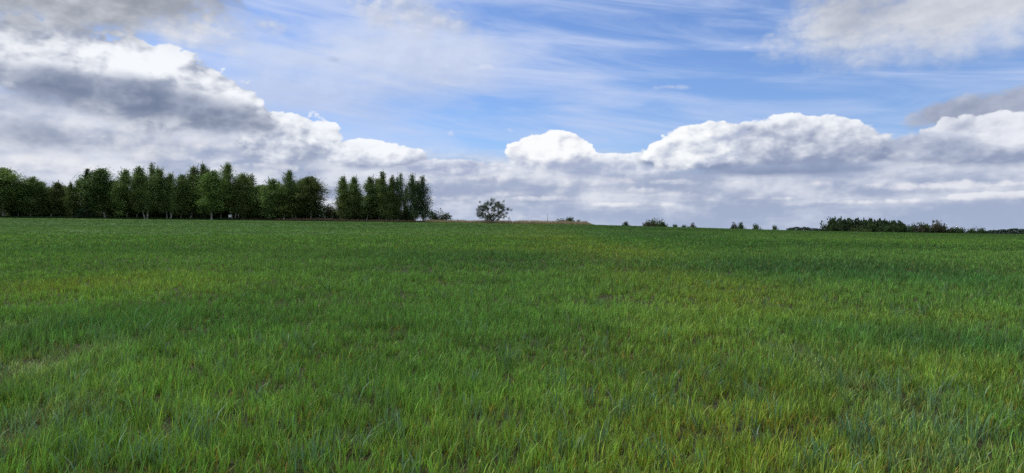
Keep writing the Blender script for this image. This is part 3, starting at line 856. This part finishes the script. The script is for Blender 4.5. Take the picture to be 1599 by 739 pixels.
T_LEFT = [  # px, top, width, prototype, distance, label
    (6, 264, 50, 4, 203, 'tall dark birch cut off by the left edge of the picture'),
    (31, 289, 26, 3, 206, 'low birch filling the dip just right of the tree at the left edge'),
    (48, 278, 30, 0, 204, 'low bushy birch with a round top, first hump after the left edge dip'),
    (66, 285, 26, 4, 206, 'low birch just right of the round topped hump near the left edge'),
    (80, 285, 24, 1, 205, 'low pointed birch midway between left edge and the spiky conifer'),
    (97, 288, 24, 8, 207, 'thin low birch with sky showing through its lower crown'),
    (114, 282, 22, 5, 205, 'low birch with dark narrow top, second to the left of the spiky conifer'),
    (126, 283, 18, 3, 206, 'small narrow birch directly left of the spiky conifer'),
    (163, 264, 40, 4, 203, 'tall broad birch with two white trunk bases, just right of the spiky conifer'),
    (181, 284, 28, 0, 208, 'lower dark birch between the tall broad birch and the next narrow birch'),
    (197, 267, 26, 1, 204, 'tall narrow birch left of the birch with the forked white trunks'),
    (214, 271, 26, 4, 205, 'birch leaning its crown against the left side of the forked white trunk birch'),
    (229, 263, 40, 2, 201, 'big birch whose two white trunks fork into a V at the field edge'),
    (246, 257, 22, 9, 209, 'thin wispy birch top rising behind the forked white trunk birch'),
    (265, 265, 42, 7, 202, 'broad birch with three pale trunks side by side, right of the forked birch'),
    (283, 280, 28, 4, 205, 'dark lower birch right of the broad three trunked birch'),
    (300, 261, 28, 1, 204, 'tall birch with a split feathery top, left of the pale green birch'),
    (317, 258, 28, 5, 206, 'tallest dark birch top just left of the pale green birch'),
    (331, 268, 34, 6, 200, 'pale green birch with one long white trunk standing out at the field edge'),
    (346, 281, 24, 3, 206, 'low birch between the pale green birch and the highest double top'),
    (366, 258, 34, 2, 204, 'tall birch with a double top, above the small white box'),
    (382, 280, 30, 0, 205, 'dark birch on the right shoulder of the double topped birch'),
    (396, 272, 26, 9, 208, 'thin airy birch top right of the double topped birch'),
    (408, 290, 28, 4, 206, 'low birch sloping down right of the thin airy birch'),
    (421, 281, 26, 1, 204, 'birch with a single pointed top midway to the right end of the long grove'),
    (437, 285, 24, 5, 206, 'small conical birch left of the tall one near the grove end'),
    (444, 298, 30, 6, 202, 'low lighter green birch in front near the right end of the long grove'),
    (460, 269, 30, 2, 204, 'tall birch second from the right end of the long grove'),
    (474, 280, 26, 0, 206, 'birch between the tall one and the last birch of the long grove'),
    (486, 277, 33, 4, 203, 'last birch at the right end of the long grove, with a stepped right side'),
]
for (px, top, w, pi, dist, lab) in T_LEFT:
    t = get(B[pi]); place(t, px, dist, top, 12.0, w, 5.2, rng.uniform(-0.5, 0.5) if pi in (2, 7) else rng.uniform(0, 6.28))
    tag(t, lab, 'birch tree', GL)
place(SPR, 136, 202, 264, 12.0, 24, 4.4, 0.4); tag(SPR, 'spiky dark conifer sticking up between low birches of the left grove', 'conifer')
# second row that closes the grove, seen only between and under the others
for k in range(34):
    px = 12 + k * 14.4 + rng.uniform(-5, 5)
    if 92 < px < 108: continue
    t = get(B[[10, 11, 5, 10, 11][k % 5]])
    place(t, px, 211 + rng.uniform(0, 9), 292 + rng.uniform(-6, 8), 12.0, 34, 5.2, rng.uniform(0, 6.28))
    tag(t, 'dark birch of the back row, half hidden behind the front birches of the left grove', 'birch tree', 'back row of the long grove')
T_RIGHT = [
    (541, 279, 34, 5, 204, 'first birch of the small grove, sloping down to the gap on its left'),
    (550, 277, 22, 1, 206, 'narrow feathery birch behind the first one of the small grove'),
    (561, 279, 20, 9, 207, 'thin see-through birch between the first and the dark birch of the small grove'),
    (574, 277, 28, 1, 205, 'dark pointed birch third in the small grove, with sky holes at both sides'),
    (593, 280, 22, 3, 206, 'lower pale birch left of the tallest in the small grove'),
    (607, 270, 30, 5, 203, 'tallest birch of the small grove with a sharp dark top'),
    (621, 272, 22, 8, 205, 'thin birch with ragged top right of the tallest in the small grove'),
    (629, 290, 18, 9, 207, 'short airy birch before the last pair of the small grove'),
    (648, 274, 30, 8, 203, 'left tree of the last pair at the right end of the small grove'),
    (661, 277, 32, 8, 204, 'right tree of the last pair, the grove end next to the open field'),
]
for (px, top, w, pi, dist, lab) in T_RIGHT:
    t = get(B[pi]); place(t, px, dist, top, 12.0, w * 0.86, 5.2, rng.uniform(0, 6.28)); tag(t, lab, 'birch tree', GS)
for px, top in ((545, 305), (556, 300), (580, 305), (600, 298), (613, 305)):
    t = get(B[10 + int(px) % 2]); place(t, px, 211, top, 12.0, 24, 5.2, rng.uniform(0, 6.28))
    tag(t, 'low dark birch half hidden behind the small grove', 'birch tree', 'back row of the small grove')

# undergrowth along the foot of the groves
SH = [make_tree('shrub', *shrub(500 + i, 2.4, 3.2, 1500, 0.2, gcol), BARK, WOOD_LEAF, 'shrub', 'shrub') for i, gcol in
      enumerate([(0.030, 0.060, 0.018), (0.045, 0.075, 0.022), (0.055, 0.060, 0.030)])]
for k in range(42):
    px = 4 + k * 11.9 + rng.uniform(-5, 5)
    t = get(SH[k % 2]); place(t, px, 206 + rng.uniform(0, 5), 329 + rng.uniform(-6, 4), 2.4, 22, 3.2, rng.uniform(0, 6))
    tag(t, 'dark leafy shrub in the undergrowth at the foot of the left grove', 'shrub', 'undergrowth of the long grove')
for k in range(11):
    px = 534 + k * 11.0 + rng.uniform(-4, 4)
    t = get(SH[k % 2]); place(t, px, 207 + rng.uniform(0, 3), 331 + rng.uniform(-5, 5), 2.4, 20, 3.2, rng.uniform(0, 6))
    tag(t, 'dark leafy shrub in the undergrowth at the foot of the small grove', 'shrub', 'undergrowth of the small grove')
t = get(SH[2]); place(t, 513, 214, 322, 2.4, 22, 3.2, 1.0); tag(t, 'olive brown bush in the gap between the two groves, left one', 'shrub')
t = get(SH[2]); place(t, 524, 211, 328, 2.4, 14, 3.2, 2.0); tag(t, 'small olive bush in the gap, just left of the little dark spruce', 'shrub')
t = copy_tree(SPR); place(t, 523, 204, 331, 12.0, 9, 4.4, 1.0); t.scale = (t.scale[0] * 1.3, t.scale[1] * 1.3, t.scale[2]); tag(t, 'little dark spruce at the right side of the gap between the groves', 'conifer')
t = get(SH[1]); place(t, 685, 215, 330, 2.4, 32, 3.2, 0.5); tag(t, 'rounded green willow bush right of the small grove, beside the reeds', 'shrub')
t = get(SH[0]); place(t, 638, 207, 334, 2.4, 20, 3.2, 2.5); tag(t, 'dark bush under the last birches of the small grove', 'shrub')

# lone open tree and the bare ones
lone = make_tree('lone_tree', *dome_tree(77, 7.0, 9.6, 0.10, 210, 1.0, (0.060, 0.082, 0.040), 0.13, r0=0.22, per=150, fan=6, shell=0.35, sprig=0.65), BARK, WOOD_LEAF, 'open rounded tree standing alone in the reeds on the skyline, branches showing', 'tree')
bare = make_tree('bare_tree', *dome_tree(88, 9.0, 10.0, 0.12, 170, 0, r0=0.28, fan=6, twig=np.array((0.10, 0.085, 0.08)), sprig=1.0, ntw=6), BARK, BARK, 'b', 'tree')
place(bare, 516, 330, 315, 9.0, 26, 9.0, 0.3); tag(bare, 'pale leafless tree far behind the gap between the groves', 'bare tree')

# broadleaf crowns for the far wood and the hedges
OAK = [make_tree('broadleaf_tree', *dome_tree(600 + i, 12.0, 10.5, 0.26, 180, 1.0, gg, 0.6, r0=0.4, per=70, fan=5, shell=0.45, sprig=0.6), BARK, WOOD_LEAF, 'o', 'tree') for i, gg in
       enumerate([(0.050, 0.085, 0.036), (0.060, 0.095, 0.040), (0.052, 0.078, 0.040)])]
OW = [1, 1, 1]; BWID = 1; LW = 1
place(lone, 769, 208, 311, 7.0, 47, LW, 0.0)
place(bare, 516, 330, 315, 9.0, 24, BWID, 0.3)
FW = 'trees of the far wood on the right'
wood = [(1314, 343, 18, 'first tree at the left end of the far wood, dense and dark'), (1325, 343, 18, 'second tree of the far wood with a flat dark top'),
        (1337, 344, 17, 'third tree of the far wood, light showing under its crown'), (1349, 345, 17, 'far wood tree above the bright green low bush'),
        (1360, 343.5, 18, 'slightly higher tree in the middle of the far wood'), (1371, 345, 17, 'far wood tree just right of its middle'),
        (1382, 346, 16, 'far wood tree third from its right end'), (1395, 346.5, 20, 'rounded tree second from the right end of the far wood'),
        (1408, 348.5, 14, 'last small rounded tree at the right end of the far wood')]
for i, (px, top, w, lab) in enumerate(wood):
    t = get(OAK[i % 3]); place(t, px, 600, top, 12.0, w, OW[i % 3], rng.uniform(0, 6.28)); tag(t, lab, 'tree', FW)
for i in range(9):
    px = 1318 + i * 10.8; t = get(OAK[(i + 1) % 3]); place(t, px, 618, 346 + max(0, i - 5), 12.0, 17, OW[(i + 1) % 3], rng.uniform(0, 6.28))
    tag(t, 'tree of the second rank inside the far wood on the right', 'tree', 'second rank of the far wood')
FS = [make_tree('shrub', *shrub(560 + i, 7.0, 9.0, 3400, 0.6, gcol, 8), BARK, WOOD_LEAF, 'shrub', 'shrub') for i, gcol in
      enumerate([(0.034, 0.062, 0.020), (0.055, 0.085, 0.026), (0.060, 0.058, 0.035)])]
def far_shrub(k, px, dist, top, w, lab, grp=None, hue=None):
    t = get(FS[k]); place(t, px, dist, top + (0.7 if px < 1280 else 0.0), 7.0, w * (1.0 if px < 1280 else 1.15), 9.0, rng.uniform(0, 6)); tag(t, lab, 'shrub', grp); return t
far_shrub(0, 1297, 560, 345, 25, 'dark rounded bush tree standing alone left of the far wood')
far_shrub(0, 1307, 585, 350, 9, 'small bush squeezed between the rounded bush tree and the far wood')
far_shrub(1, 1341, 575, 358, 22, 'bright green low bush in front of the far wood')
far_shrub(0, 1364, 590, 353, 22, 'dark bush filling the foot of the far wood near its middle')
for px in (1385, 1398, 1410): far_shrub(0, px, 592, 355.5, 18, 'dark bush at the foot of the right half of the far wood', 'bushes at the foot of the far wood')
hedge = [(1424, 354.5, 18, 0, 'low hedge bush directly right of the far wood'), (1434, 353, 18, 2, 'brownish hedge bush second to the right of the far wood'), (1446, 352, 20, 0, 'hedge bush on the left flank of the hump in the hedge'),
         (1459, 350.5, 26, 2, 'highest greyish hump of the hedge right of the far wood'), (1472, 354, 22, 0, 'hedge bush on the right flank of the hump in the hedge'), (1486, 357.5, 20, 0, 'low hedge bush under the left bare tree'),
         (1500, 358, 20, 0, 'low hedge bush between the two bare trees'), (1514, 359, 20, 0, 'low hedge bush left of the right bare tree'), (1529, 358.5, 20, 0, 'hedge bush right of the right bare tree, last of the hedge')]
for (px, top, w, k, lab) in hedge: far_shrub(k, px, 640, top + 1.0, w, lab, 'bushes of the hedge right of the far wood')
for (px, top, w, lab) in ((1461, 349, 22, 'bare branched tree topping the hump of the hedge'), (1491, 352, 20, 'left bare tree rising over the low hedge'), (1523, 352, 18, 'right bare tree rising over the low hedge'), (1148, 350, 16, 'bare thin tree on the skyline left of the dark bushy tops'), (1076, 352, 12, 'bare scrubby crown on the skyline right of the brown bush')):
    t = copy_tree(bare); place(t, px, 655 if px > 1300 else 420, top, 9.0, w, BWID, rng.uniform(0, 6)); tag(t, lab, 'bare tree')

# bushes peeping over the crest of the field
crest = [(877, 343.5, 18, 2, 250, 'brownish bush at the right end of the reeds, left of its darker neighbour'), (889, 341, 20, 0, 255, 'dark bush top standing in the right end of the reeds'),
         (902, 344.5, 12, 0, 258, 'small bush at the last reeds on the right'), (914, 347, 9, 2, 262, 'tiny bush just beyond the right end of the reeds'), (976, 347.5, 12, 0, 300, 'small dark bush top alone on the skyline right of the reeds'),
         (1013, 347, 20, 2, 300, 'brown and green bush, left half of the clump on the middle skyline'), (1024, 345, 22, 1, 305, 'higher olive bush in the middle of the skyline clump'), (1036, 348, 14, 0, 300, 'dark bush at the right side of the skyline clump'),
         (1055, 352, 12, 0, 330, 'low dark bush first right of the skyline clump'), (1068, 353, 12, 0, 330, 'low dark bush second right of the skyline clump'), (1081, 351.5, 12, 2, 335, 'low brownish bush third right of the skyline clump'),
         (1146, 351.5, 9, 2, 380, 'thin bush left of the pair of dark tops on the skyline'), (1155, 350, 14, 0, 380, 'dark bushy top, the higher one of a pair on the skyline'), (1181, 352.5, 15, 0, 400, 'rounded dark bush alone on the right skyline'),
         (1210, 354.5, 12, 0, 420, 'small rounded bush left of the distant forest strip')]
for (px, top, w, k, dist, lab) in crest: far_shrub(k, px, dist, top, w, lab, 'bushes peeping over the crest')

# far forests: one mass each
def forest(name, px0, px1, dist, tops, seed, label, green):
    r_ = np.random.default_rng(seed); P = []; 
    n = int((px1 - px0) * 55)
    px = r_.uniform(px0, px1, n); d = dist + r_.uniform(0, 70, n)
    top = np.interp(px, [t[0] for t in tops], [t[1] for t in tops]) + 0.9 * vnoise(px, px * 0, 3.0, seed) + 0.5 * vnoise(px, px * 0, 1.1, seed + 1)
    x = (px - CX) / F * d; z0 = ground_z(x, d); zt = (CY - top) / F * d + EYE
    z = z0 + (zt - z0) * r_.uniform(0, 1, n) ** 0.6
    z = np.where(z > z0, z, z0 + 0.5)
    P = np.stack([x, d, z], -1)
    col = np.array(green)[None] * r_.lognormal(0, 0.3, (n, 1)) * np.ones((1, 3))
    V, Fq, C = leaf_quads(P, dist / 480.0, col, r_)
    o = np_mesh(name, V, [Fq], C, NEEDLE); tag(o, label, 'forest', kind='stuff')
forest('forest', 1520, 1700, 1500, [(1520, 361), (1545, 360.5), (1565, 359), (1580, 357.5), (1600, 358), (1700, 355)], 901, 'distant blue green forest at the right end of the skyline', (0.030, 0.050, 0.030))
forest('forest', 1228, 1285, 1200, [(1228, 356.8), (1245, 355), (1262, 356), (1285, 358.5)], 903, 'distant dark forest strip left of the far wood', (0.028, 0.048, 0.028))

# ------------------------------------------------------------------ dry reeds and rank grass along the field edge
def reeds(name, spans, label, tone, n_per, hgt, wdt, seed, d0=205, d1=216):
    global _vo
    r_ = np.random.default_rng(seed)
    for (a, b, hs, dens) in spans:
        n = int((b - a) * n_per * dens)
        px = r_.uniform(a, b, n); d = r_.uniform(d0, d1, n); x = (px - CX) / F * d
        taper = np.clip(np.minimum(px - a + 4, b - px) / 14, 0.12, 1) if b > 900 else 1.0
        h = taper * hgt * hs * r_.uniform(0.55, 1.15, n) * (1 + 0.25 * vnoise(x, d, 1.5, seed))
        col = np.array(tone)[None] * r_.lognormal(0, 0.28, (n, 1)) * (1 + r_.normal(0, 0.06, (n, 3)))
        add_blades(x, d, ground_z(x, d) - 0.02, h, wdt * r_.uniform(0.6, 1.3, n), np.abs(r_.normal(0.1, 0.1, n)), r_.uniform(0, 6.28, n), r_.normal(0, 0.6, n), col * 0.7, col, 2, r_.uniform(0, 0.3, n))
    o = np_mesh(name, np.vstack(BX), [np.vstack([f for k, f in BF if k == 'q']), np.vstack([f for k, f in BF if k == 't'])], np.vstack(BC), REED)
    tag(o, label, 'grass', kind='stuff'); BX.clear(); BF.clear(); BC.clear(); _vo = 0
REED = leaf_mat('dry_stalk', 0.25, 0.8, 0.1)
reeds('reeds', [(662, 760, 0.9, 1), (755, 800, 1.0, 1.1), (795, 930, 1.05, 1.1)], 'pale brown dry reeds along the skyline around the lone tree', (0.36, 0.28, 0.20), 34, 1.05, 0.05, 71)
reeds('dry_grass', [(375, 430, 0.5, 0.6), (430, 540, 0.9, 1), (540, 662, 0.8, 0.8)], 'brown dead grass strip at the foot of the groves', (0.22, 0.16, 0.10), 26, 0.85, 0.05, 72, 201, 204)
reeds('weeds', [(-60, 430, 0.8, 0.8), (430, 662, 0.6, 0.5)], 'dark green weeds between field and grove', (0.035, 0.06, 0.02), 26, 0.7, 0.07, 73, 201, 205)

# ------------------------------------------------------------------ small man-made things
def plain(name, rgb, rough=0.6, metal=0.0, dirt=0.25):
    m, q = new_mat(name)
    tcn = q.node('ShaderNodeTexCoord')
    n1 = q.noise(tcn.outputs['Object'], 6.0, 5, 0.6)
    c = q.mix(q.smooth(n1, 0.35, 0.75), rgb, tuple(v * (1 - dirt) for v in rgb))
    p = q.node('ShaderNodeBsdfPrincipled'); q.put(p.inputs['Base Color'], c)
    p.inputs['Roughness'].default_value = rough; p.inputs['Metallic'].default_value = metal
    o = q.node('ShaderNodeOutputMaterial'); q.put(o.inputs[0], p.outputs[0]); return m
import bmesh
def bm_obj(name, build, mat, parent=None, bevel=0.0):
    bm = bmesh.new(); build(bm)
    if bevel: bmesh.ops.bevel(bm, geom=list(bm.edges), offset=bevel, segments=2, affect='EDGES')
    me = bpy.data.meshes.new(name); bm.to_mesh(me); bm.free(); me.materials.append(mat)
    o = bpy.data.objects.new(name, me); COL.objects.link(o)
    if parent: o.parent = parent
    return o
def bx(bm, c, s, taper=1.0):
    r = bmesh.ops.create_cube(bm, size=1.0)
    for v in r['verts']:
        k = taper if v.co.z > 0 else 1.0
        v.co = Vector((v.co.x * s[0] * k + c[0], v.co.y * s[1] * k + c[1], v.co.z * s[2] + c[2]))
def cyl(bm, c, r0, r1, h, seg=10):
    bmesh.ops.create_cone(bm, cap_ends=True, segments=seg, radius1=r0, radius2=r1, depth=h, matrix=Matrix.Translation((c[0], c[1], c[2] + h / 2)))
white = plain('weathered_white_paint', (0.75, 0.76, 0.76)); tim = plain('grey_timber', (0.16, 0.14, 0.12)); galv = plain('grey_metal', (0.25, 0.26, 0.28), 0.5)
x = (359.5 - CX) / F * 202.0
hive = bpy.data.objects.new('beehive', None); COL.objects.link(hive); hive.location = (x, 202.0, float(ground_z(x, 202.0)))
tag(hive, 'small white box with a sloping lid on a dark stand under the left grove', 'white box')
bm_obj('box', lambda b: bx(b, (0, 0, 1.05), (0.72, 0.6, 0.55)), white, hive, 0.02)
bm_obj('lid', lambda b: bx(b, (0, 0, 1.38), (0.86, 0.74, 0.10), 0.9), white, hive, 0.015)
for sx in (-1, 1):
    for sy in (-1, 1):
        bm_obj('leg', lambda b: bx(b, (sx * 0.29, sy * 0.23, 0.33), (0.07, 0.07, 0.89)), tim, hive)
x = (372.2 - CX) / F * 203.0
post = bpy.data.objects.new('marker_post', None); COL.objects.link(post); post.location = (x, 203.0, float(ground_z(x, 203.0)))
tag(post, 'short post with a pale cap right of the white box under the grove', 'post')
bm_obj('shaft', lambda b: cyl(b, (0, 0, -0.2), 0.06, 0.05, 1.35), tim, post)
bm_obj('cap', lambda b: cyl(b, (0, 0, 1.153), 0.11, 0.08, 0.35), white, post)
d = 420.0; x = (855 - CX) / F * d; z = float(ground_z(x, d)); hh = (CY - 334.5) / F * d + EYE - z
pole = bpy.data.objects.new('pole', None); COL.objects.link(pole); pole.location = (x, d, z)
tag(pole, 'thin grey pole rising behind the reeds right of the lone tree', 'pole')
bm_obj('shaft', lambda b: cyl(b, (0, 0, -0.5), 0.15, 0.09, hh + 0.5), galv, pole)
bm_obj('base', lambda b: cyl(b, (0, 0, -0.3), 0.24, 0.22, 0.7), tim, pole)
